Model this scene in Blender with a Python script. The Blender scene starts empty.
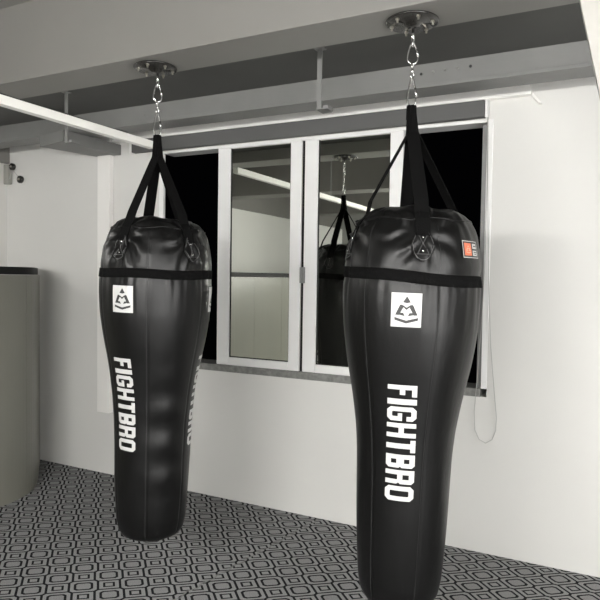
import bpy, bmesh, math, random
from mathutils import Vector, Matrix, noise
PI = math.pi
S = bpy.context.scene
COL = S.collection
random.seed(4)

# ------------------------------------------------------------------ materials
def new_mat(name):
    m = bpy.data.materials.new(name); m.use_nodes = True
    nt = m.node_tree
    return m, nt, nt.nodes['Principled BSDF']

def mat(name, col, rough=0.6, metal=0.0, spec=0.5, bump=0.0, bscale=60.0, var=0.0, vscale=3.0, coat=0.0):
    m, nt, b = new_mat(name)
    b.inputs['Base Color'].default_value = (*col, 1)
    b.inputs['Roughness'].default_value = rough
    b.inputs['Metallic'].default_value = metal
    b.inputs['Specular IOR Level'].default_value = spec
    b.inputs['Coat Weight'].default_value = coat
    tc = nt.nodes.new('ShaderNodeTexCoord')
    if bump:
        n = nt.nodes.new('ShaderNodeTexNoise'); n.inputs['Scale'].default_value = bscale
        n.inputs['Detail'].default_value = 4
        bp = nt.nodes.new('ShaderNodeBump'); bp.inputs['Strength'].default_value = bump
        bp.inputs['Distance'].default_value = 0.01
        nt.links.new(tc.outputs['Object'], n.inputs['Vector'])
        nt.links.new(n.outputs['Fac'], bp.inputs['Height'])
        nt.links.new(bp.outputs['Normal'], b.inputs['Normal'])
    if var:
        n = nt.nodes.new('ShaderNodeTexNoise'); n.inputs['Scale'].default_value = vscale
        n.inputs['Detail'].default_value = 5
        r = nt.nodes.new('ShaderNodeMapRange')
        r.inputs['From Min'].default_value = 0.3; r.inputs['From Max'].default_value = 0.7
        r.inputs['To Min'].default_value = 1 - var; r.inputs['To Max'].default_value = 1 + var
        mx = nt.nodes.new('ShaderNodeVectorMath'); mx.operation = 'SCALE'
        mx.inputs[0].default_value = col
        nt.links.new(tc.outputs['Object'], n.inputs['Vector'])
        nt.links.new(n.outputs['Fac'], r.inputs['Value'])
        nt.links.new(r.outputs['Result'], mx.inputs['Scale'])
        nt.links.new(mx.outputs['Vector'], b.inputs['Base Color'])
    return m

def emit(name, col, strength):
    m, nt, b = new_mat(name)
    b.inputs['Base Color'].default_value = (*col, 1)
    b.inputs['Emission Color'].default_value = (*col, 1)
    b.inputs['Emission Strength'].default_value = strength
    return m

M = {}
M['wall'] = mat('white wall paint', (0.68, 0.675, 0.65), 0.62, bump=0.12, bscale=9, var=0.015, vscale=2.0, spec=0.3)
M['boxing'] = mat('cream boxing paint', (0.42, 0.41, 0.38), 0.6)  # white boxing, colour darkened to offset glare from the near light panel
M['seam'] = mat('dark seam thread', (0.045, 0.045, 0.045), 0.7)
M['rear'] = mat('grey rear wall paint', (0.22, 0.22, 0.21), 0.7)
M['trim'] = mat('white plaster', (0.84, 0.83, 0.80), 0.55, bump=0.08, bscale=14)
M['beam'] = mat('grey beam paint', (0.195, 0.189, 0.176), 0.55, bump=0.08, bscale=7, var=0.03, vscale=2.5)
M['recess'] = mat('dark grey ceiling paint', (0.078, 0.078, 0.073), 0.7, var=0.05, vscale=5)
M['steel'] = mat('mid grey beam paint', (0.19, 0.19, 0.184), 0.5, bump=0.1, bscale=10, var=0.06, vscale=6)
M['frame'] = mat('white window frame', (0.82, 0.82, 0.81), 0.35)
M['stone'] = mat('grey sill stone', (0.20, 0.20, 0.19), 0.5, var=0.25, vscale=40)
M['blind'] = mat('grey blind fabric', (0.11, 0.11, 0.108), 0.75)
M['jamb'] = mat('grey aluminium', (0.25, 0.25, 0.25), 0.45, metal=0.3)
M['cord'] = mat('pale cord', (0.40, 0.40, 0.38), 0.5)
M['rail'] = mat('white enamel rail', (0.88, 0.87, 0.83), 0.4)
M['cable'] = mat('black cable', (0.02, 0.02, 0.02), 0.5)
M['part'] = mat('grey green laminate', (0.170, 0.168, 0.143), 0.33, bump=0.02, bscale=3, var=0.06, vscale=1.5)
M['cap'] = mat('dark cap', (0.008, 0.008, 0.008), 0.6, spec=0.15)
M['web'] = mat('black webbing', (0.004, 0.004, 0.004), 0.9, spec=0.09, bump=0.5, bscale=350)
M['stitch'] = mat('grey stitching', (0.13, 0.13, 0.13), 0.7)
M['print'] = mat('white print', (0.55, 0.55, 0.54), 0.5)
M['ink'] = mat('dark print', (0.03, 0.03, 0.03), 0.5)
M['orange'] = mat('orange print', (0.62, 0.16, 0.08), 0.5)
M['peach'] = mat('pale orange print', (0.75, 0.38, 0.26), 0.5)
M['chrome'] = mat('chrome', (0.75, 0.75, 0.74), 0.18, metal=1.0)
M['black_metal'] = mat('black painted steel', (0.016, 0.015, 0.013), 0.25, coat=0.3)
M['brass'] = mat('dull zinc', (0.45, 0.43, 0.38), 0.3, metal=1.0)
M['lamp'] = emit('lamp diffuser', (1.0, 0.985, 0.955), 138)  # glow of the added, unseen hanging lights
M['soft'] = emit('soft light diffuser', (1.0, 0.99, 0.97), 8.6)  # glow of the unseen panels added at the right
M['lamp_body'] = mat('lamp housing', (0.7, 0.7, 0.7), 0.5)
M['clip'] = mat('translucent plastic', (0.3, 0.3, 0.27), 0.3)

# mirror-coated window glass
m, nt, b = new_mat('reflective window glass')
b.inputs['Base Color'].default_value = (0.80, 0.825, 0.765, 1)
b.inputs['Metallic'].default_value = 1.0
b.inputs['Roughness'].default_value = 0.015
M['glass'] = m

# bag leather: fine grain
m, nt, b = new_mat('black bag leather')
b.inputs['Base Color'].default_value = (0.002, 0.002, 0.002, 1)
b.inputs['Specular IOR Level'].default_value = 0.36
tc = nt.nodes.new('ShaderNodeTexCoord')
vo = nt.nodes.new('ShaderNodeTexVoronoi'); vo.inputs['Scale'].default_value = 320
n1 = nt.nodes.new('ShaderNodeTexNoise'); n1.inputs['Scale'].default_value = 14; n1.inputs['Detail'].default_value = 6
mp = nt.nodes.new('ShaderNodeMapping'); mp.inputs['Scale'].default_value = (1, 1, 0.35)
nt.links.new(tc.outputs['Object'], mp.inputs['Vector'])
nt.links.new(tc.outputs['Object'], vo.inputs['Vector'])
nt.links.new(mp.outputs['Vector'], n1.inputs['Vector'])
b1 = nt.nodes.new('ShaderNodeBump'); b1.inputs['Strength'].default_value = 0.12; b1.inputs['Distance'].default_value = 0.002
b2 = nt.nodes.new('ShaderNodeBump'); b2.inputs['Strength'].default_value = 0.25; b2.inputs['Distance'].default_value = 0.012
nt.links.new(vo.outputs['Distance'], b1.inputs['Height'])
nt.links.new(n1.outputs['Fac'], b2.inputs['Height'])
nt.links.new(b1.outputs['Normal'], b2.inputs['Normal'])
nt.links.new(b2.outputs['Normal'], b.inputs['Normal'])
rr = nt.nodes.new('ShaderNodeMapRange'); rr.inputs['To Min'].default_value = 0.30; rr.inputs['To Max'].default_value = 0.48
nt.links.new(n1.outputs['Fac'], rr.inputs['Value']); nt.links.new(rr.outputs['Result'], b.inputs['Roughness'])
M['leather'] = m

# carpet: octagons and small squares in a turned grid, dark outlines, one cut seam
def carpet():
    m, nt, b = new_mat('patterned carpet')
    N = nt.nodes; L = nt.links
    tc = N.new('ShaderNodeTexCoord'); sep = N.new('ShaderNodeSeparateXYZ')
    L.new(tc.outputs['Object'], sep.inputs[0])
    def mt(op, a, b_=None, c=None):
        n = N.new('ShaderNodeMath'); n.operation = op
        for i, v in enumerate((a, b_, c)):
            if v is None: continue
            if isinstance(v, (int, float)): n.inputs[i].default_value = v
            else: L.new(v, n.inputs[i])
        return n.outputs[0]
    X, Y = sep.outputs[0], sep.outputs[1]
    # seam from (-1.56,3.36) to (-1.62,2.40): signed distance, jagged
    ax, ay, bx, by = SEAM
    dl = math.hypot(bx - ax, by - ay); nx, ny = (by - ay) / dl, -(bx - ax) / dl
    sd = mt('ADD', mt('MULTIPLY', mt('SUBTRACT', X, ax), nx), mt('MULTIPLY', mt('SUBTRACT', Y, ay), ny))
    al = mt('ADD', mt('MULTIPLY', mt('SUBTRACT', X, ax), (bx - ax) / dl), mt('MULTIPLY', mt('SUBTRACT', Y, ay), (by - ay) / dl))
    jag = mt('MULTIPLY', mt('PINGPONG', al, 0.055), 0.35)
    sd = mt('SUBTRACT', sd, jag)
    side = mt('GREATER_THAN', sd, 0.0)
    Xs = mt('ADD', X, mt('MULTIPLY', side, 0.045)); Ys = mt('ADD', Y, mt('MULTIPLY', side, 0.03))
    # p = u*a + v*b
    a = (0.0690, -0.0690); c = (0.0935, 0.0715)
    det = a[0] * c[1] - a[1] * c[0]
    Xo = mt('ADD', Xs, 1.528); Yo = mt('SUBTRACT', Ys, 2.574) if False else mt('SUBTRACT', Ys, CARPET0[1])
    Xo = mt('SUBTRACT', Xs, CARPET0[0])
    u = mt('ADD', mt('MULTIPLY', Xo, c[1] / det), mt('MULTIPLY', Yo, -c[0] / det))
    v = mt('ADD', mt('MULTIPLY', Xo, -a[1] / det), mt('MULTIPLY', Yo, a[0] / det))
    s = mt('MULTIPLY', mt('ADD', u, v), 0.5); t = mt('MULTIPLY', mt('SUBTRACT', u, v), 0.5)
    s1 = mt('SUBTRACT', s, mt('ROUND', s)); t1 = mt('SUBTRACT', t, mt('ROUND', t))
    U = mt('ABSOLUTE', mt('ADD', s1, t1)); V = mt('ABSOLUTE', mt('SUBTRACT', s1, t1))
    mx = mt('MAXIMUM', U, V); mn = mt('MINIMUM', U, V); sm = mt('ADD', U, V)
    h = 0.565
    inside = mt('LESS_THAN', mx, h)
    def line(d, w): return mt('LESS_THAN', mt('ABSOLUTE', d), w)
    l1 = line(mt('SUBTRACT', mx, h), 0.05)
    l2 = mt('MULTIPLY', mt('GREATER_THAN', sm, 0.92), mt('LESS_THAN', mx, 0.60))
    ring = mt('MULTIPLY', inside, line(mt('SUBTRACT', mt('MAXIMUM', mx, mt('MULTIPLY', sm, 0.59)), 0.33), 0.05))
    sq = mt('MAXIMUM', mt('SUBTRACT', 1.0, mx), mn)
    ring2 = mt('MULTIPLY', mt('SUBTRACT', 1.0, inside), line(mt('SUBTRACT', sq, 0.19), 0.045))
    dark = mt('MAXIMUM', mt('MAXIMUM', l1, l2), mt('MAXIMUM', ring, ring2))
    core = mt('MULTIPLY', inside, mt('LESS_THAN', mt('MAXIMUM', mx, mt('MULTIPLY', sm, 0.59)), 0.33))
    no = N.new('ShaderNodeTexNoise'); no.inputs['Scale'].default_value = 260; no.inputs['Detail'].default_value = 3
    L.new(tc.outputs['Object'], no.inputs['Vector'])
    fl = N.new('ShaderNodeMapRange'); fl.inputs['From Min'].default_value = 0.3; fl.inputs['From Max'].default_value = 0.7
    fl.inputs['To Min'].default_value = 0.65; fl.inputs['To Max'].default_value = 1.35
    L.new(no.outputs['Fac'], fl.inputs['Value'])
    g = N.new('ShaderNodeMix'); g.data_type = 'RGBA'
    g.inputs[6].default_value = (0.29, 0.29, 0.292, 1); g.inputs[7].default_value = (0.26, 0.26, 0.263, 1)
    L.new(core, g.inputs[0])
    k = N.new('ShaderNodeMix'); k.data_type = 'RGBA'
    L.new(dark, k.inputs[0]); L.new(g.outputs[2], k.inputs[6]); k.inputs[7].default_value = (0.010, 0.010, 0.012, 1)
    fr = N.new('ShaderNodeMix'); fr.data_type = 'RGBA'
    sf = mt('MULTIPLY', line(sd, 0.006), 0.6)
    L.new(sf, fr.inputs[0]); L.new(k.outputs[2], fr.inputs[6]); fr.inputs[7].default_value = (0.20, 0.20, 0.195, 1)
    sc = N.new('ShaderNodeVectorMath'); sc.operation = 'SCALE'
    L.new(fr.outputs[2], sc.inputs[0]); L.new(fl.outputs['Result'], sc.inputs['Scale'])
    L.new(sc.outputs['Vector'], b.inputs['Base Color'])
    b.inputs['Roughness'].default_value = 0.95; b.inputs['Specular IOR Level'].default_value = 0.15
    bp = N.new('ShaderNodeBump'); bp.inputs['Strength'].default_value = 0.4; bp.inputs['Distance'].default_value = 0.004
    L.new(no.outputs['Fac'], bp.inputs['Height']); L.new(bp.outputs['Normal'], b.inputs['Normal'])
    return m
CARPET0 = (-1.875, 2.840)
SEAM = (-1.56, 3.33, -1.72, 2.33)
M['carpet'] = carpet()

# ------------------------------------------------------------------ mesh helpers
def link(name, bm, material, parent=None, smooth=False, mats=None):
    me = bpy.data.meshes.new(name)
    bmesh.ops.recalc_face_normals(bm, faces=bm.faces)
    if smooth:
        for f in bm.faces: f.smooth = True
    bm.to_mesh(me); bm.free()
    for mm in (mats or [material]): me.materials.append(mm)
    o = bpy.data.objects.new(name, me); COL.objects.link(o)
    if parent: o.parent = parent
    return o

def empty(name, loc, label, cat, group=None):
    o = bpy.data.objects.new(name, None); COL.objects.link(o)
    o.location = loc; o.empty_display_size = 0.05
    o['label'] = label; o['category'] = cat
    if group: o['group'] = group
    return o

def struct(name, bm, material, label=None, smooth=False):
    o = link(name, bm, material, smooth=smooth); o['kind'] = 'structure'
    if label: o['label'] = label; o['category'] = name.split('_')[0]
    return o

def box(bm, lo, hi, bev=0.0):
    r = bmesh.ops.create_cube(bm, size=1)
    vs = r['verts']
    for v in vs:
        v.co = Vector(((lo[i] + hi[i]) / 2 + v.co[i] * (hi[i] - lo[i])) for i in range(3))
    if bev:
        es = {e for v in vs for e in v.link_edges}
        bmesh.ops.bevel(bm, geom=list(es), offset=bev, segments=2, affect='EDGES', profile=0.5)
    return bm

def prism(bm, pts, d):
    """closed polygon pts (3D), extruded by vector d"""
    d = Vector(d)
    a = [bm.verts.new(p) for p in pts]; b = [bm.verts.new(Vector(p) + d) for p in pts]
    bm.faces.new(a); bm.faces.new(b[::-1])
    n = len(a)
    for i in range(n): bm.faces.new((a[i], a[(i + 1) % n], b[(i + 1) % n], b[i]))
    return bm

def tube(bm, pts, r, n=8, closed=False):
    pts = [Vector(p) for p in pts]; k = len(pts); rings = []
    up = None
    for i, p in enumerate(pts):
        if closed: t = pts[(i + 1) % k] - pts[i - 1]
        else: t = pts[min(i + 1, k - 1)] - pts[max(i - 1, 0)]
        t.normalize()
        if up is None:
            up = Vector((0, 0, 1)) if abs(t.z) < 0.9 else Vector((1, 0, 0))
        s = t.cross(up); s.normalize(); up = s.cross(t); up.normalize()
        rr = r[i] if isinstance(r, (list, tuple)) else r
        rings.append([bm.verts.new(p + (s * math.cos(2 * PI * j / n) + up * math.sin(2 * PI * j / n)) * rr) for j in range(n)])
    for i in range(k if closed else k - 1):
        A, B = rings[i], rings[(i + 1) % k]
        for j in range(n): bm.faces.new((A[j], A[(j + 1) % n], B[(j + 1) % n], B[j]))
    if not closed:
        bm.faces.new(rings[0]); bm.faces.new(rings[-1][::-1])
    return bm

def lathe(bm, prof, n=32, cx=0, cy=0):
    rings = []
    for (r, z) in prof:
        rings.append([bm.verts.new((cx + r * math.cos(2 * PI * j / n), cy + r * math.sin(2 * PI * j / n), z)) for j in range(n)])
    for A, B in zip(rings, rings[1:]):
        for j in range(n): bm.faces.new((A[j], A[(j + 1) % n], B[(j + 1) % n], B[j]))
    bm.faces.new(rings[0]); bm.faces.new(rings[-1][::-1])
    return bm

def ribbon(bm, pts, widths, dirs, th):
    """flat strap through pts; dirs = width directions; th = thickness"""
    rows = []
    k = len(pts)
    for i in range(k):
        p = Vector(pts[i]); w = Vector(dirs[i]).normalized() * widths[i] / 2
        t = Vector(pts[min(i + 1, k - 1)]) - Vector(pts[max(i - 1, 0)])
        nn = t.cross(w).normalized() * th / 2
        rows.append([bm.verts.new(p - w - nn), bm.verts.new(p + w - nn), bm.verts.new(p + w + nn), bm.verts.new(p - w + nn)])
    for A, B in zip(rows, rows[1:]):
        for j in range(4): bm.faces.new((A[j], A[(j + 1) % 4], B[(j + 1) % 4], B[j]))
    bm.faces.new(rows[0]); bm.faces.new(rows[-1][::-1])
    return bm
B = bmesh.new

# ------------------------------------------------------------------ room shell
WY = 3.40                       # window wall
XL, XR, YB = -4.42, 2.3, -3.6   # left wall, right wall, rear wall
OX0, OX1, OZ0, OZ1 = -2.805, -0.574, 0.905, 2.36
ZC, ZN = 2.56, 2.85             # recess ceiling, near ceiling

struct('floor', box(B(), (XL, YB, -0.1), (XR, WY + 0.2, 0)), M['carpet'])
bm = B()
box(bm, (XL - 0.15, WY, 0), (OX0 - 0.2, WY + 0.18, 3.0)); box(bm, (OX0 - 0.2, WY, 0), (OX0, WY + 0.015, 3.0)); box(bm, (OX1, WY, 0), (XR + 0.15, WY + 0.18, 3.0))
box(bm, (OX0, WY, 0), (OX1, WY + 0.18, 0.86)); box(bm, (OX0, WY, OZ1), (OX1, WY + 0.18, 3.0))
struct('wall_back', bm, M['wall'])
struct('wall_left', box(B(), (XL - 0.15, YB, 0), (XL, WY, 3.0)), M['wall'])
struct('wall_right', box(B(), (XR, YB, 0), (XR + 0.15, WY, 3.0)), M['wall'])
struct('wall_front', box(B(), (XL - 0.15, YB - 0.15, 0), (XR + 0.15, YB, 3.0)), M['rear'])
# ceilings: near bays and the recess by the window
bm = B(); box(bm, (XL, YB, ZN), (XR, 2.14, ZN + 0.15))
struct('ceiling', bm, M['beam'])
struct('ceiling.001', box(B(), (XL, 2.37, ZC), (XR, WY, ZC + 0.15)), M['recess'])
SX = -4.385
# deep beam carrying the bags
struct('trim_1', box(B(), (SX, 2.14, 2.47), (XR, 2.37, ZN + 0.1), 0.004), M['beam'], 'wide grey painted ceiling beam both bag mounts are bolted to')
# steel beam close to the window wall: web and flange
bm = B(); box(bm, (SX, 3.0, 2.458), (XR, 3.14, ZC + 0.02)); box(bm, (SX, 2.985, 2.44), (XR, 3.145, 2.458), 0.002)
struct('trim_2', bm, M['steel'], 'narrow grey beam running just in front of the window wall')
for k, (bx_, bz_) in enumerate([(-0.86, 2.512), (-0.80, 2.515), (-0.74, 2.517), (-0.68, 2.518), (-0.62, 2.517), (-2.62, 2.50), (-2.50, 2.505)]):
    bm = B(); lathe(bm, [(0.007, 0), (0.007, 0.004), (0.004, 0.006)], 10)
    bm.transform(Matrix.Translation((bx_, 3.0, bz_)) @ Matrix.Rotation(PI / 2, 4, 'X'))
    link('bolt_head', bm, M['cable'] if k in (0, 4) else M['stone'], bpy.data.objects['trim_2'])
# rear beam over the camera side of the room
struct('trim_3', box(B(), (SX, 0.22, 2.47), (XR, 0.5, ZN + 0.1), 0.004), M['beam'])
struct('trim_4', box(B(), (SX, -2.0, 2.47), (XR, -1.72, ZN + 0.1), 0.004), M['beam'])
# soffit along the left wall
struct('trim_5', box(B(), (XL, YB, 2.385), (SX, WY, ZN + 0.1), 0.004), M['beam'])
# plaster fascia above the window
bm = B(); box(bm, (-3.24, 3.36, 2.455), (-0.385, WY, ZC), 0.002)
struct('trim_6', bm, M['trim'], 'white plaster fascia strip above the roller blind')
# boxed-in pipe on the wall left of the window
bm = B(); box(bm, (-3.385, 3.36, 0.47), (-3.265, WY, ZC), 0.003)
struct('trim_7', bm, M['trim'], 'flat white vertical boxing left of the window')
# grey box duct under the narrow beam
bm = B(); prism(bm, [(-3.51, 2.955, 2.365), (-3.21, 2.89, 2.365), (-3.19, 3.395, 2.365), (-3.40, 3.395, 2.365)], (0, 0, 0.073))
struct('trim_8', bm, M['steel'], 'short grey duct between the narrow beam and the wall')
# sloping white boxing at the upper right corner
bm = B()
e = lambda z: -0.100 + (2.327 - z) * 0.215
prism(bm, [(e(2.85), 2.0, 2.85), (e(0), 2.0, 0), (e(0) + 0.16, 2.0, 0), (e(2.85) + 0.16, 2.0, 2.85)], (0, 0.09, 0))
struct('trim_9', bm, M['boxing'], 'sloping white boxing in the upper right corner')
# small ledge end right of the fascia
bm = B(); prism(bm, [(-0.385, 3.37, 2.455), (-0.345, 3.37, 2.405), (-0.335, 3.37, 2.41), (-0.375, 3.37, 2.462)], (0, 0.03, 0))
struct('trim_10', bm, M['trim'])

# ------------------------------------------------------------------ window
win = empty('window_1', (-1.69, WY, OZ0), 'white framed sliding window with two reflective panes between open dark gaps', 'window')
del win['category']; del win['label']; win['kind'] = 'structure'
IM = Matrix.Translation(-Vector(win.location))
def wpart(name, bm, mt_, parent=win):
    bm.transform(IM); return link(name, bm, mt_, parent)
bm = B()
box(bm, (OX0, WY + 0.002, 2.344), (OX1, WY + 0.12, OZ1), 0.002)      # head
box(bm, (-0.605, WY - 0.006, 0.905), (OX1, WY + 0.12, 2.345), 0.002)       # right jamb
box(bm, (OX0 - 0.03, WY - 0.006, 0.905), (OX0 + 0.008, WY + 0.016, 2.345), 0.002)
wpart('window_frame', bm, M['frame'])
wpart('weather_strip', box(B(), (-1.7215, WY + 0.02, 0.906), (-1.7005, WY + 0.045, 2.343)), M['cap'])  # black strip added to stand for the dark of the sash gap
wpart('jamb_track', box(B(), (-0.632, WY + 0.02, 0.905), (-0.605, WY + 0.11, 2.335)), M['jamb'])  # shaded edge of the jamb, its shade put into the grey colour
bm = B(); box(bm, (OX0, WY - 0.012, 0.860), (-0.606, WY + 0.16, 0.905), 0.003)
wpart('window_sill', bm, M['stone'])
def sash(x0, x1, y, gx0, gx1, hx):
    bm = B(); z0, z1 = 0.905, 2.344
    gz0, gz1 = 0.957, 2.338
    box(bm, (x0, y, z0), (gx0, y + 0.045, z1), 0.004); box(bm, (gx1, y, z0), (x1, y + 0.045, z1), 0.004)
    box(bm, (gx0, y, z0), (gx1, y + 0.045, gz0), 0.003); box(bm, (gx0, y, gz1), (gx1, y + 0.045, z1), 0.002)
    s = wpart('sash', bm, M['frame'])
    bm = B(); box(bm, (gx0 + 0.0, y + 0.012, gz0), (gx0 + 0.006, y + 0.02, gz1)); box(bm, (gx1 - 0.006, y + 0.012, gz0), (gx1, y + 0.02, gz1))
    box(bm, (gx0, y + 0.012, gz0), (gx1, y + 0.02, gz0 + 0.006))
    o = wpart('gasket', bm, M['cap'], s)
    o = wpart('pane', box(B(), (gx0 + 0.002, y + 0.016, gz0 + 0.002), (gx1 - 0.002, y + 0.024, gz1 - 0.002)), M['glass'], s)
    bm = B(); box(bm, (hx - 0.008, y - 0.014, 1.46), (hx + 0.008, y, 1.56), 0.003)
    wpart('sash_latch', bm, M['jamb'], s)
    return s
sash(-2.345, -1.722, WY + 0.004, -2.25, -1.800, -1.712)
sash(-1.700, -1.072, WY + 0.004, -1.610, -1.150, -1.693)

# ------------------------------------------------------------------ roller blind with cord
bl = empty('roller_blind', (-1.84, 3.37, 2.36), 'rolled up grey roller blind above the window, pale cord loop at its right end', 'blind')
IM = Matrix.Translation(-Vector(bl.location))
def bpart(name, bm, mt_, smooth=False):
    bm.transform(IM); return link(name, bm, mt_, bl, smooth)
bpart('blind_roll', box(B(), (-3.055, 3.355, 2.363), (-0.615, 3.398, 2.453), 0.004), M['blind'])
bpart('end_cap', box(B(), (-0.612, 3.352, 2.361), (-0.596, 3.398, 2.454), 0.002), M['frame'])
bpart('end_cap', box(B(), (-3.072, 3.352, 2.361), (-3.056, 3.398, 2.454), 0.002), M['frame'])
yy = 3.375
cp = [(-0.600, yy, 2.42), (-0.592, yy, 2.0), (-0.574, yy, 1.5), (-0.555, yy, 1.15), (-0.530, yy, 0.90), (-0.515, yy, 0.76), (-0.517, yy, 0.69),
      (-0.535, yy, 0.638), (-0.568, yy, 0.615), (-0.604, yy, 0.632), (-0.626, yy, 0.68), (-0.632, yy, 0.78)]
cp2 = [(-0.622, 3.37, 0.93), (-0.603, 3.372, 1.3), (-0.596, 3.375, 1.6), (-0.596, yy, 2.0), (-0.602, yy, 2.42)]
bpart('cord_loop', tube(B(), cp + cp2, 0.0019, 6), M['cord'], True)

# ------------------------------------------------------------------ long white rail with cable
ra = empty('ceiling_rail', (-2.5, 0.5, 2.26), 'long square white rail hung under the ceiling, running from the left edge towards the window', 'rail')
IM = Matrix.Translation(-Vector(ra.location))
def rpart(name, bm, mt_, smooth=False):
    bm.transform(IM); return link(name, bm, mt_, ra, smooth)
rpart('rail', box(B(), (-2.545, -2.2, 2.270), (-2.5, 2.95, 2.313), 0.002), M['rail'])
pts = []
for i in range(60):
    t = i / 59; y = -2.0 + 4.75 * t
    pts.append((-2.530 + 0.008 * math.sin(y * 9), y, 2.319 + 0.006 * max(0, math.sin(y * 7 + 1)) ))
rpart('cable', tube(B(), pts, 0.006, 6), M['cable'], True)
for y in (1.2, -1.2):
    rpart('hanger_rod', tube(B(), [(-2.52, y, 2.30), (-2.52, y, ZN)], 0.005), M['jamb'])
# strap hangers from the recess ceiling
def hanger(x, zb, label):
    h = empty('hanger_bracket', (x, 2.6, zb), label, 'bracket', 'flat hangers in the ceiling recess')
    bm = B(); box(bm, (-0.012, -0.003, 0), (0.012, 0.003, ZC - zb), 0.001)
    link('strap', bm, M['steel'], h)
    bm = B(); box(bm, (-0.016, -0.003, -0.005), (0.032, 0.075, 0.0), 0.001); box(bm, (0.022, -0.003, -0.005), (0.045, 0.06, 0.012), 0.002)
    link('foot_plate', bm, M['steel'], h)
    bm = B(); box(bm, (-0.025, -0.02, ZC - zb - 0.004), (0.025, 0.02, ZC - zb), 0.001)
    link('ceiling_plate', bm, M['steel'], h)
hanger(-1.228, 2.285, 'grey flat hanger in the ceiling recess above the middle of the window')
hanger(-2.865, 2.270, 'grey flat hanger in the ceiling recess crossing behind the white rail')

# ------------------------------------------------------------------ partition with rounded end
pa = empty('partition', (-3.5, 1.0, 0), 'chest-high grey-green panelled partition with a rounded end at the left edge', 'partition')
def offset_path(path, d):
    out = []
    for i, p in enumerate(path):
        a = Vector(path[max(i - 1, 0)]); c = Vector(path[min(i + 1, len(path) - 1)])
        t = (c - a).normalized(); nn = Vector((-t.y, t.x))
        out.append(Vector(p) + nn * d)
    return out
path = [(-3.425, YB + 0.5)] + [(-3.425, -3.0 + i * 0.25) for i in range(22)]
ctrl = [(-3.425, 2.45), (-3.435, 2.68), (-3.50, 2.88), (-3.66, 3.06), (-3.95, 3.32), (-4.02, 3.38)]
def cat(p0, p1, p2, p3, t):
    return tuple(0.5 * ((2 * p1[k]) + (-p0[k] + p2[k]) * t + (2 * p0[k] - 5 * p1[k] + 4 * p2[k] - p3[k]) * t * t + (-p0[k] + 3 * p1[k] - 3 * p2[k] + p3[k]) * t ** 3) for k in range(2))
full = path + [ctrl[0]]
cc = [(-3.425, 2.25)] + ctrl + [ctrl[-1]]
for i in range(1, len(cc) - 2):
    for j in range(1, 7): full.append(cat(cc[i - 1], cc[i], cc[i + 1], cc[i + 2], j / 6))
full = [p for i, p in enumerate(full) if i == 0 or (Vector(p) - Vector(full[i - 1])).length > 0.004]
def wallstrip(path, thick, z0, z1, inset=0.0):
    bm = B(); A = offset_path(path, -inset if False else inset); Bp = offset_path(path, thick - inset)
    rows = [[bm.verts.new((a.x, a.y, z0)), bm.verts.new((a.x, a.y, z1)), bm.verts.new((b.x, b.y, z1)), bm.verts.new((b.x, b.y, z0))] for a, b in zip(A, Bp)]
    for P, Q in zip(rows, rows[1:]):
        for j in range(4): bm.faces.new((P[j], P[(j + 1) % 4], Q[(j + 1) % 4], Q[j]))
    bm.faces.new(rows[0]); bm.faces.new(rows[-1][::-1])
    return bm
IM = Matrix.Translation(-Vector(pa.location))
# panels: cut the path by arc length
acc = [0]
for p, q in zip(full, full[1:]): acc.append(acc[-1] + (Vector(q) - Vector(p)).length)
def at_len(s):
    for i in range(len(acc) - 1):
        if acc[i + 1] >= s:
            t = (s - acc[i]) / (acc[i + 1] - acc[i]); return tuple(Vector(full[i]).lerp(Vector(full[i + 1]), t))
    return full[-1]
tot = acc[-1]; s0 = tot
bounds = [tot]
step = [0.80, 0.42] + [0.62] * 20
for st in step:
    if bounds[-1] - st < 0.1: break
    bounds.append(bounds[-1] - st)
bounds.append(0)
for hi, lo in zip(bounds, bounds[1:]):
    a, b_ = lo + 0.0015, hi - 0.0015
    seg = [at_len(a)] + [full[i] for i in range(len(acc)) if a + 0.003 < acc[i] < b_ - 0.003] + [at_len(b_)]
    bm = wallstrip(seg, 0.05, 0.0, 1.485); bm.transform(IM)
    link('panel', bm, M['part'], pa)
bm = wallstrip([full[i] for i in range(len(full)) if acc[i] < tot - 0.004], 0.05, 1.487, 1.538, 0.012); bm.transform(IM)
link('top_cap', bm, M['cap'], pa)

# ------------------------------------------------------------------ wall fitting upper left
wf = empty('pipe_clamp', (-4.31, WY - 0.02, 2.30), 'small pale bracket with two dark knobs high on the wall at the left edge', 'bracket')
bm = B(); box(bm, (-0.105, -0.02, -0.085), (-0.045, 0.018, 0.075), 0.006)
link('back_plate', bm, M['clip'], wf)
def knob(x, z, r):
    bm = B()
    lathe(bm, [(r * 0.6, 0), (r, 0.008), (r, 0.028), (r * 0.55, 0.034), (r * 0.4, 0.03)], 14)
    bm.transform(Matrix.Translation((x, 0.018, z)) @ Matrix.Rotation(PI / 2, 4, 'X'))
    k = link('knob', bm, M['black_metal'], wf, True)
    bm = B(); bmesh.ops.create_icosphere(bm, subdivisions=2, radius=r * 0.33)
    bm.transform(Matrix.Translation((x, -0.014, z))); link('screw_head', bm, M['brass'], k, True)
knob(-0.02, 0.055, 0.028); knob(0.072, -0.052, 0.030)
link('wire', tube(B(), [(-0.06, 0, -0.06), (-0.03, -0.012, -0.02), (-0.02, -0.005, 0.04), (0.01, -0.005, 0.01), (0.06, 0, -0.04)], 0.003, 6), M['cord'], wf, True)

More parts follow.
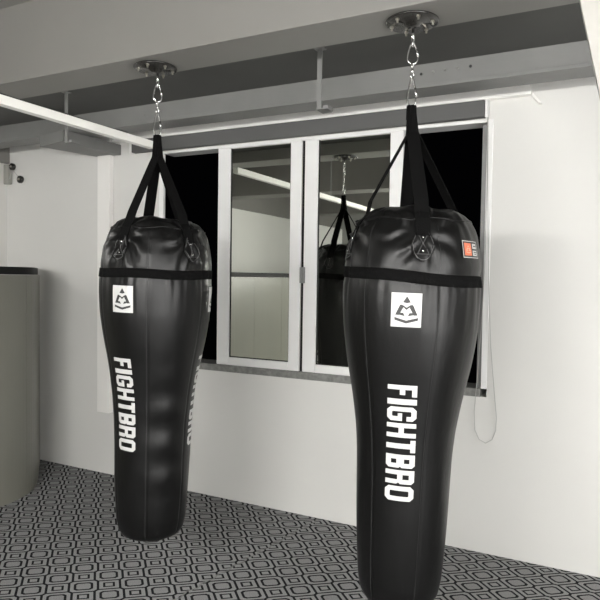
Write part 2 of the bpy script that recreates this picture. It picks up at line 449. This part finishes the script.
# ------------------------------------------------------------------ punching bags
PROF = [(0.252, 0.0), (0.252, 0.09), (0.257, 0.120), (0.268, 0.140), (0.29, 0.153), (0.34, 0.163), (0.45, 0.170), (0.55, 0.174), (0.64, 0.177), (0.74, 0.180), (0.835, 0.184),
        (0.93, 0.192), (1.028, 0.206), (1.10, 0.219), (1.18, 0.235), (1.25, 0.246), (1.32, 0.255), (1.414, 0.260), (1.47, 0.260),
        (1.505, 0.259), (1.55, 0.257), (1.60, 0.251), (1.65, 0.240), (1.69, 0.225), (1.72, 0.206), (1.738, 0.188), (1.750, 0.165), (1.758, 0.135), (1.762, 0.09), (1.762, 0.0)]
def prof_r(z):
    P = PROF[1:27]
    if z <= P[0][0]: return P[0][1]
    for (z0, r0), (z1, r1) in zip(P, P[1:]):
        if z <= z1:
            t = (z - z0) / (z1 - z0); return r0 + (r1 - r0) * t
    return P[-1][1]
def smooth_r(z):
    w = 0.02
    if z < 0.30 or z > 1.70: return prof_r(z)
    return (prof_r(z - w) + 2 * prof_r(z) + prof_r(z + w)) / 4
ZB = 1.506  # webbing band height
ZP = 1.675   # where the straps pull on the bag wall
def wrap(a):
    return (a + PI) % (2 * PI) - PI
def make_disp(straps, seams, seed, dents):
    def disp(th, z):
        r = smooth_r(z); d = 0.0
        # pulled in at straps, bulging between them
        if z > 1.40:
            k = min(1, (z - 1.40) / 0.25); k = k * k * (3 - 2 * k)
            for q, s in enumerate(straps):
                a = wrap(th - s) * r; dz = z - ZP
                dist = math.hypot(a, dz * 0.9)
                ph = math.atan2(a, -dz)
                wig = 0.7 * noise.noise(Vector((ph * 1.5, dist * 12, seed + q)))
                fold = (1 - 2 * abs(math.sin(ph * 4.5 + wig * 2 + seed * 2 + q))) + 0.5 * math.sin(ph * 17 + wig * 5 + q * 2)
                env = min(1, max(0, (dist - 0.03) / 0.03)) * math.exp(-(dist / 0.115) ** 2) * 1.6
                d += 0.0075 * fold * env
                d -= 0.013 * math.exp(-(a / 0.045) ** 2) * math.exp(-(dz / 0.08) ** 2)
            if z > 1.52: d += 0.008 * k * noise.noise(Vector((math.cos(th) * 3.2, math.sin(th) * 3.2, z * 5 + seed * 5)))
            if z > 1.6:
                kk = min(1, (z - 1.6) / 0.12)
                d += 0.007 * kk * noise.noise(Vector((math.cos(th) * 6, math.sin(th) * 6, z * 10 + seed)))
        # band cinch
        d -= 0.004 * math.exp(-((z - ZB) / 0.022) ** 2)
        # vertical drag lines under the band
        if 1.22 < z < 1.50:
            k = (z - 1.22) / 0.28
            d += 0.009 * k * k * noise.noise(Vector((math.cos(th) * 8, math.sin(th) * 8, z * 1.2 + seed)))
        # seams
        for s in seams:
            a = wrap(th - s) * r
            if abs(a) < 0.03: d -= 0.0035 * math.exp(-(a / 0.0035) ** 2)
        # soft lumps of the filling
        d += 0.0035 * noise.noise(Vector((math.cos(th) * 1.6, math.sin(th) * 1.6, z * 3.2 + seed * 3)))
        if dents and z < 1.15:
            d += 0.0045 * math.sin((z - 0.35) * 2 * PI / 0.165) * math.exp(-(wrap(th - dents) / 0.45) ** 2) * math.exp(-((z - 0.75) / 0.3) ** 4)
        return d
    return disp

def bag_body(disp):
    bm = B(); n = 240
    zs = []
    for (z0, r0), (z1, r1) in zip(PROF, PROF[1:]):
        L = math.hypot(z1 - z0, r1 - r0); k = max(1, int(L / 0.012)) if z0 < 1.757 else 4
        for j in range(k):
            t = j / k; zs.append((z0 + (z1 - z0) * t, r0 + (r1 - r0) * t))
    rows = []
    for (z, r) in zs:
        if r < 1e-4: continue
        flat = (z < 0.255) or (z >= 1.745)
        row = []
        for j in range(n):
            th = 2 * PI * j / n
            if flat:
                f = (r / 0.18)
                rr = r + (disp(th, z) * f if r > 0.05 else 0)
                zz = z + (0.012 * noise.noise(Vector((r * math.cos(th) * 14, r * math.sin(th) * 14, 3))) if z > 1 else 0)
            else:
                rb = smooth_r(z) if 0.30 < z < 1.70 else r
                rr = rb + disp(th, z); zz = z
            row.append(bm.verts.new((rr * math.cos(th), rr * math.sin(th), zz)))
        rows.append(row)
    for a, b_ in zip(rows, rows[1:]):
        for j in range(n): bm.faces.new((a[j], a[(j + 1) % n], b_[(j + 1) % n], b_[j]))
    bm.faces.new(rows[0]); 
    c = bm.verts.new((0, 0, 1.762))
    for j in range(n): bm.faces.new((rows[-1][j], rows[-1][(j + 1) % n], c))
    return bm

# flat artwork: list of convex polygons in metres (x right, y up) wrapped on the bag wall
def wrapped(polys, disp, th0, z0, off, step=0.008, thick=0.0):
    bm = B()
    for P in polys:
        try: bm.faces.new([bm.verts.new((p[0], 0, p[1])) for p in P])
        except ValueError: pass
    xs = [v.co.x for v in bm.verts]; zs_ = [v.co.z for v in bm.verts]
    def cuts(lo, hi):
        k = math.ceil(lo / step)
        while k * step < hi:
            yield k * step; k += 1
    for c in cuts(min(xs), max(xs)):
        bmesh.ops.bisect_plane(bm, geom=bm.verts[:] + bm.edges[:] + bm.faces[:], plane_co=(c, 0, 0), plane_no=(1, 0, 0))
    for c in cuts(min(zs_), max(zs_)):
        bmesh.ops.bisect_plane(bm, geom=bm.verts[:] + bm.edges[:] + bm.faces[:], plane_co=(0, 0, c), plane_no=(0, 0, 1))
    if thick:
        r = bmesh.ops.extrude_face_region(bm, geom=bm.faces[:])
        for v in r['geom']:
            if isinstance(v, bmesh.types.BMVert): v.co.y -= thick
    for v in bm.verts:
        z = z0 + v.co.z; th = th0 + v.co.x / smooth_r(z)
        rr = smooth_r(z) + disp(th, z) + off - v.co.y
        v.co = Vector((rr * math.cos(th), rr * math.sin(th), z))
    return bm
def rect(x0, y0, x1, y1): return [(x0, y0), (x1, y0), (x1, y1), (x0, y1)]
SW, H_, CH, CI = 21, 120, 15, 3
def ring(W, y0=0, y1=H_, segs='all', s=SW):
    c, i = CH, CI
    o = [(0, y0 + c), (c, y0), (W - c, y0), (W, y0 + c), (W, y1 - c), (W - c, y1), (c, y1), (0, y1 - c)]
    n = [(s, y0 + s + i), (s + i, y0 + s), (W - s - i, y0 + s), (W - s, y0 + s + i), (W - s, y1 - s - i), (W - s - i, y1 - s), (s + i, y1 - s), (s, y1 - s - i)]
    out = []
    for k in range(8):
        if segs == 'all' or k in segs: out.append([o[k], o[(k + 1) % 8], n[(k + 1) % 8], n[k]])
    return out
def letters():
    F = [rect(0, 0, SW, H_), rect(SW, H_ - SW, 53, H_), rect(SW, 50, 45, 72)]
    I = [rect(0, 0, 26, H_)]
    W = 65
    G = ring(W, segs=(0, 1, 2, 4, 5, 6, 7)) + [rect(W - SW, SW + CI, W, 62), rect(W - 38, 42, W - SW, 62)]
    G.remove([ (W, CH), (W, H_ - CH), (W - SW, H_ - SW - CI), (W - SW, SW + CI)]) if [ (W, CH), (W, H_ - CH), (W - SW, H_ - SW - CI), (W - SW, SW + CI)] in G else None
    G = ring(W, segs=(0, 1, 2, 4, 5, 6, 7))
    G = ring(W, segs=(1, 2, 5, 6, 7, 0, 4))
    G = [q for k, q in enumerate(ring(W)) if k != 3]
    G += [[(W, CH), (W, 62), (W - SW, 62), (W - SW, SW + CI)], rect(W - 36, 44, W - SW, 62), [(W - SW, H_ - SW - CI), (W, H_ - CH), (W, 80), (W - SW, 80)]]
    H = [rect(0, 0, SW, H_), rect(67 - SW, 0, 67, H_), rect(SW, 49, 67 - SW, 71)]
    T = [rect(0, H_ - SW, 58, H_), rect(17, 0, 41, H_ - SW)]
    def half(W, y0, y1):
        c = 12; s = 22
        return [rect(SW, y0, W - c, y0 + s), [(W - c, y0), (W, y0 + c), (W - SW, y0 + s), (W - SW - 2, y0 + s)], [(W, y0 + c), (W, y1 - c), (W - SW, y1 - s), (W - SW, y0 + s)],
                [(W, y1 - c), (W - c, y1), (W - SW - 2, y1 - s), (W - SW, y1 - s)], rect(SW, y1 - s, W - c, y1)]
    Bb = [rect(0, 0, SW, H_)] + half(62, 0, 66) + half(62, 54, H_)
    R = [rect(0, 0, SW, H_)] + half(64, 50, H_) + [[(64 - SW, 0), (64, 0), (64, 46), (56, 56), (64 - SW, 50)]]
    O = ring(68)
    return [(F, 53), (I, 26), (G, 65), (H, 67), (T, 58), (Bb, 62), (R, 64), (O, 68)]
def word_polys(length, height):
    L = letters(); gap = 11
    total = sum(w for _, w in L) + gap * (len(L) - 1)
    su = length / total; sv = height / H_
    out = []; u = 0
    for P, w in L:
        for poly in P:
            # reads downwards: letter x -> down, letter y -> right
            out.append([((q[1] * sv) - height / 2, length / 2 - (u + q[0]) * su) for q in poly])
        u += w + gap
    return out
def emblem_polys(w, h):
    def q(P): return [((x - 262.5) / 295 * w, -(y - 287.5) / 325 * h) for x, y in P]
    half_ = [[(203, 238), (224, 238), (236, 262), (192, 338), (157, 335)],
             [(224, 238), (265, 264), (265, 288), (236, 262)],
             [(196, 312), (236, 316), (250, 346), (214, 338), (192, 334)],
             [(150, 358), (265, 388), (265, 416), (152, 384)]]
    out = [q([(267, 156), (230, 213), (267, 222), (304, 213)])]
    for P in half_:
        out.append(q(P)); out.append(q([(530 - x, y) for x, y in P]))
    return out

def carabiner(cx, cy, z1, z0, w, rot, label, group):
    h = z1 - z0
    o = empty('carabiner', (cx, cy, z0), label, 'carabiner', group)
    pts = []
    for i in range(28):   # pear shape, wide at the bottom
        a = 2 * PI * i / 28
        k = (math.sin(a) + 1) / 2
        ww = w / 2 * (1.0 - 0.62 * k)
        pts.append((ww * math.cos(a) * 1.05, 0, h / 2 + h / 2 * math.sin(a) * 0.96))
    bm = tube(B(), pts, 0.0034, 8, True); bm.transform(Matrix.Rotation(rot, 4, 'Z'))
    link('hook_ring', bm, M['chrome'], o, True)
    bm = tube(B(), [(w * 0.40, 0, h * 0.34), (w * 0.29, 0, h * 0.66)], 0.0042, 8); bm.transform(Matrix.Rotation(rot, 4, 'Z'))
    link('gate_sleeve', bm, M['chrome'], o, True)
    return o

def torus_pts(c, r, nrm_rot, n=18):
    return [Vector(c) + Matrix.Rotation(nrm_rot, 3, 'Z') @ Vector((r * math.cos(2 * PI * i / n), 0, r * 1.3 * math.sin(2 * PI * i / n))) for i in range(n)]

def make_bag(x, y, lean, dx, phi_c, logo, text, strap_deg, slope, seed, dents, which, tag, label):
    D = math.radians
    ph = D(phi_c)
    straps = [ph + D(k) for k in strap_deg]
    seams = [ph + D(logo + 26 + 60 * k) for k in range(6)]
    disp = make_disp(straps, seams, seed, (ph + D(dents)) if dents is not None else None)
    root = empty('punching_bag', (x, y, 0.252), label, 'punching bag', 'hanging punching bags')
    T = Matrix.Translation((0, 0, -0.252))
    hz = 1.75 - 0.252
    root.rotation_euler = (0, lean, 0)
    root.location = (x + dx - math.sin(lean) * hz, y, 1.75 - math.cos(lean) * hz)
    def part(name, bm, mt_, parent=root, smooth=True):
        bm.transform(T); return link(name, bm, mt_, parent, smooth)
    body = part('body', bag_body(disp), M['leather'])
    # stitched seams
    bm = B()
    for s in seams:
        for da in (-0.0045,):
            pts = []
            z = 0.27
            while z < 1.70:
                r = smooth_r(z); th = s + da / r; rr = r + disp(th, z) + 0.0002
                pts.append((rr * math.cos(th), rr * math.sin(th), z)); z += 0.02
            tube(bm, pts, 0.0006, 4)
    part('seam_stitching', bm, M['seam'], body)
    # webbing band
    bm = B(); n = 160; rows = []
    for (z, o) in ((ZB - 0.021, 0.001), (ZB - 0.019, 0.0045), (ZB + 0.019, 0.0045), (ZB + 0.021, 0.001)):
        rows.append([])
        for j in range(n):
            th = 2 * PI * j / n; wz = 0.0025 * math.sin(th * 4 + seed) - slope * math.sin(th - ph); rr = smooth_r(z + wz) + disp(th, z + wz) + o
            rows[-1].append(bm.verts.new((rr * math.cos(th), rr * math.sin(th), z + wz)))
    for a, b_ in zip(rows, rows[1:]):
        for j in range(n): bm.faces.new((a[j], a[(j + 1) % n], b_[(j + 1) % n], b_[j]))
    part('webbing_band', bm, M['web'])
    # rim roll around the top
    pts = []
    for j in range(120):
        th = 2 * PI * j / 120; zz = 1.712 + 0.005 * math.sin(th * 7 + seed); rr = smooth_r(zz) + disp(th, zz)
        pts.append((rr * math.cos(th), rr * math.sin(th), zz))
    part('rim_binding', tube(B(), pts, 0.0038, 8, True), M['leather'], body)
    # straps, each with its stitched patch
    zt = 2.155
    ax = -(math.sin(lean) * (zt - 1.75) + dx)
    def sway(z): return Vector((ax * max(0, (z - 1.76) / (zt - 1.76)), 0, 0))
    for k, s in enumerate(straps):
        d = Vector((math.cos(s), math.sin(s), 0)); w = Vector((-math.sin(s), math.cos(s), 0))
        pts, ws, ds = [], [], []
        top = [(0.004, zt), (0.010, zt - 0.04), (0.013, zt - 0.10)]
        rr0 = 0.190
        for r, z in top: pts.append(d * r + Vector((0, 0, z))); ws.append(0.034 if z > zt - 0.05 else 0.044)
        for i in range(1, 9):
            t = i / 9; r = 0.013 + (rr0 - 0.013) * t; z = (zt - 0.10) + (1.752 - zt + 0.10) * t
            pts.append(d * r + Vector((0, 0, z))); ws.append(0.046 + 0.006 * t)
        for z in (1.735, 1.71, 1.69, 1.67, 1.65):
            rr = smooth_r(z) + disp(s, z) + 0.007
            pts.append(d * rr + Vector((0, 0, z))); ws.append(0.052)
        pts = [p + sway(p.z) for p in pts]
        ds = [w] * len(pts)
        st = part('strap', ribbon(B(), pts, ws, ds, 0.004), M['web'], root, False)
        # teardrop patch
        def tear(sc, n=22):
            P = []
            for i in range(n):
                a = 2 * PI * i / n
                yy_ = math.sin(a); xx = math.cos(a)
                wdt = 0.040 - 0.014 * max(0, yy_)
                P.append((xx * wdt * sc, yy_ * 0.064 * sc))
            return P
        P = tear(1.0)
        zc = 1.622
        part('strap_patch', wrapped([P], disp, s, zc, 0.003, 0.010, 0.003), M['leather'], st)
        bm = B()
        def on(px, py, off=0.0072):
            z = zc + py; th = s + px / smooth_r(z); rr = smooth_r(z) + disp(th, z) + off
            return Vector((rr * math.cos(th), rr * math.sin(th), z))
        tube(bm, [on(*p) for p in tear(0.88, 30)], 0.0009, 4, True)
        tube(bm, [on(-0.018 + 0.036 * t / 6, 0.036 - 0.070 * t / 6) for t in range(7)], 0.0009, 4)
        tube(bm, [on(0.018 - 0.036 * t / 6, 0.036 - 0.070 * t / 6) for t in range(7)], 0.0009, 4)
        tube(bm, [on(-0.018 + 0.036 * t / 6, 0.038) for t in range(7)], 0.0009, 4)
        tube(bm, [on(-0.022 + 0.044 * t / 6, -0.036) for t in range(7)], 0.0009, 4)
        part('patch_stitching', bm, M['stitch'], st)
        for py in (0.022, -0.026):
            bm = B(); bmesh.ops.create_icosphere(bm, subdivisions=2, radius=0.0045)
            bm.transform(Matrix.Translation(on(0, py, 0.007)))
            part('rivet', bm, M['chrome'], st)
    # strap loop gathered over the carabiner
    bm = B(); box(bm, (ax - 0.018, -0.012, zt - 0.055), (ax + 0.018, 0.012, zt + 0.004), 0.006)
    part('strap_loop', bm, M['web'])
    # prints on every other panel
    for k in range(3):
        th = ph + D(logo + (0, 113, -118)[k])
        e_ = part('emblem', wrapped([rect(-0.052, -0.059, 0.052, 0.059)], disp, th, 1.392, 0.0014), M['print'])
        e_['label'] = 'white square emblem print'
        part('emblem_mark', wrapped(emblem_polys(0.104, 0.118), disp, th, 1.392, 0.0024), M['ink'], e_)
        t_ = part('lettering', wrapped(word_polys(0.430, text[1]), disp, ph + D(text[0] + (0, 118, -118)[k]), 0.910, 0.0014), M['print'])
        t_['label'] = 'white printed lettering'
    if tag:
        th = ph + D(55); z = 1.610
        tg = part('sewn_tag', wrapped([rect(-0.052, -0.030, 0.052, 0.030)], disp, th, z, 0.0035), M['ink'])
        tg['label'] = 'orange and white sewn tag'
        bd = [rect(-0.052, -0.030, 0.052, -0.0275), rect(-0.052, 0.0275, 0.052, 0.030), rect(-0.052, -0.0275, -0.0495, 0.0275), rect(0.0495, -0.0275, 0.052, 0.0275)]
        part('tag_border', wrapped(bd, disp, th, z, 0.0045), M['print'], tg)
        part('tag_square', wrapped([rect(-0.043, -0.022, 0.001, 0.022)], disp, th, z, 0.0045), M['orange'], tg)
        em = [[(p[0] - 0.021, p[1]) for p in P] for P in emblem_polys(0.040, 0.036)]
        part('tag_emblem', wrapped(em, disp, th, z, 0.0055), M['peach'], tg)
        part('tag_patch', wrapped([rect(0.009, 0.003, 0.042, 0.021), rect(0.009, -0.022, 0.042, -0.003)], disp, th, z, 0.0045), M['print'], tg)
        part('tag_text', wrapped([rect(0.014, 0.010, 0.037, 0.014), rect(0.014, -0.011, 0.037, -0.008), rect(0.018, -0.017, 0.033, -0.014)], disp, th, z, 0.0055), M['ink'], tg)
    # hardware
    cr = ph + PI / 2
    carabiner(x, y, 2.262, 2.150, 0.040, cr, 'chrome carabiner holding the black straps of the %s bag' % which, 'carabiners above the bags')
    c2 = carabiner(x, y, 2.398, 2.312, 0.050, cr + D(10), 'chrome carabiner hanging from the ceiling mount of the %s bag' % which, 'carabiners above the bags')
    bm = tube(B(), torus_pts((0, 0, -0.006), 0.008, cr + 1.2), 0.003, 6, True)
    tube(bm, [(0, 0, -0.018), (0, 0, -0.030)], 0.0055, 8)
    tube(bm, torus_pts((0, 0, -0.042), 0.009, cr + 0.8), 0.003, 6, True)
    link('swivel_link', bm, M['chrome'], c2, True)
    # ceiling mount
    mo = empty('ceiling_mount', (x, y - 0.015, 2.47), 'round black steel ceiling mount above the %s bag' % which, 'ceiling mount', 'ceiling mounts of the bags')
    R0 = 0.100
    link('mount_plate', lathe(B(), [(R0 - 0.004, -0.001), (R0, -0.004), (R0, -0.008), (R0 - 0.005, -0.011), (0.034, -0.013), (0.027, -0.022), (0.012, -0.028), (0.004, -0.029)], 40), M['black_metal'], mo, True)
    for k in range(6):
        a = 2 * PI * k / 6 + 0.45 + seed
        bx_, by_ = 0.078 * math.cos(a), 0.078 * math.sin(a)
        bm = B(); lathe(bm, [(0.008, -0.010), (0.008, -0.017), (0.006, -0.018)], 6, bx_, by_)
        lathe(bm, [(0.0045, -0.017), (0.0045, -0.026), (0.003, -0.027)], 10, bx_, by_)
        link('bolt', bm, M['brass'], mo)
    bm = tube(B(), [(0, 0.015, -0.026), (0, 0.015, -0.070)], 0.0055, 10)
    tube(bm, torus_pts((0, 0.015, -0.078), 0.010, cr + 1.4), 0.0035, 6, True)
    link('eye_bolt', bm, M['chrome'], mo, True)
    return root

make_bag(-1.921, 2.285, 0.023, 0.008, -50.0, -34, (-41, 0.100), (38, -41, 196, 143), 0.0, 0.3, 18, 'smaller left', False, 'black leather punching bag at the left with prints near both edges and no sewn tag')
make_bag(-0.690, 2.285, 0.021, 0.018, -73.2, -3, (-4, 0.104), (8, 122, 190, -72), 0.014, 1.7, None, 'nearer right', True, 'black leather punching bag at the right, with a small orange tag near its shoulder')

# ------------------------------------------------------------------ lights added out of view, behind and right of the camera
def added_lamp(x, y, z, lx, ly, lz, lab):
    l = empty('ceiling_light', (x, y, z), lab, 'ceiling light', 'hanging light fittings')
    bm = B(); box(bm, (-lx / 2 - 0.01, -ly / 2 - 0.01, 0.0), (lx / 2 + 0.01, ly / 2 + 0.01, 0.012), 0.003)
    link('housing', bm, M['lamp_body'], l)
    link('diffuser', box(B(), (-lx / 2, -ly / 2, -lz), (lx / 2, ly / 2, -0.001), 0.01), M['lamp'], l)
    for k in (-1, 1):
        px, py = (k * (lx / 2 - 0.05), 0) if lx > ly else (0, k * (ly / 2 - 0.05))
        link('hanging_wire', tube(B(), [(px, py, 0.012), (px, py, ZN - z)], 0.0015, 5), M['jamb'], l)
added_lamp(-1.5, -1.3, 1.88, 1.2, 0.08, 0.12, 'hanging light fitting behind the camera at the left')
added_lamp(-0.1, -1.5, 1.85, 1.2, 0.08, 0.14, 'hanging light fitting straight behind the camera')
added_lamp(-3.85, 1.75, 2.10, 0.05, 0.3, 0.04, 'small hanging light fitting out of view beyond the partition')
# tall soft panels added unseen at the right to light bags and walls
for (lx_, ly_, ldx, ldy, lab) in ((1.80, 0.95, -0.90, 0.42, 'tall soft light panel on a floor stand, nearest the window wall'),
                                 (1.85, -0.15, -0.80, 0.60, 'tall soft light panel on a floor stand, middle of the three by the right wall'),
                                 (1.50, -1.25, -0.66, 0.75, 'tall soft light panel on a floor stand, farthest behind the camera')):
    sl = empty('standing_light', (lx_, ly_, 0), lab, 'light', 'standing light panels')
    sl.rotation_euler = (0, 0, math.atan2(ldy, ldx))
    link('housing', box(B(), (-0.06, -0.47, 0.40), (0.0, 0.47, 2.32), 0.01), M['lamp_body'], sl)
    link('diffuser', box(B(), (0.001, -0.45, 0.42), (0.012, 0.45, 2.30)), M['soft'], sl)
    for k in (-1, 1):
        link('stand_leg', tube(B(), [(-0.03, k * 0.3, 0.42), (-0.03, k * 0.3, 0.03), (0.15, k * 0.3, 0.014), (-0.25, k * 0.3, 0.014)], 0.014), M['lamp_body'], sl)

# ------------------------------------------------------------------ world, camera
w = bpy.data.worlds.new('night'); S.world = w; w.use_nodes = True
w.node_tree.nodes['Background'].inputs['Color'].default_value = (0.0006, 0.0006, 0.0008, 1)
yaw, pitch, roll = math.radians(26.8), math.atan(610 / 16000), 0.0145
F = Vector((-math.sin(yaw) * math.cos(pitch), math.cos(yaw) * math.cos(pitch), -math.sin(pitch)))
R = Vector((math.cos(yaw), math.sin(yaw), 0)); U = R.cross(F)
R2 = R * math.cos(roll) + U * math.sin(roll); U2 = U * math.cos(roll) - R * math.sin(roll)
cam = bpy.data.cameras.new('camera'); co = bpy.data.objects.new('camera', cam); COL.objects.link(co)
cam.sensor_width = 36; cam.lens = 36 * 610 / 600; cam.clip_start = 0.05
mw = Matrix((R2, U2, -F)).transposed().to_4x4(); mw.translation = Vector((0, 0, 1.5))
co.matrix_world = mw
S.camera = co
vs = S.view_settings; vs.view_transform = 'Standard'; vs.look = 'None'; vs.gamma = 1; vs.use_curve_mapping = False
vs.exposure = -0.05
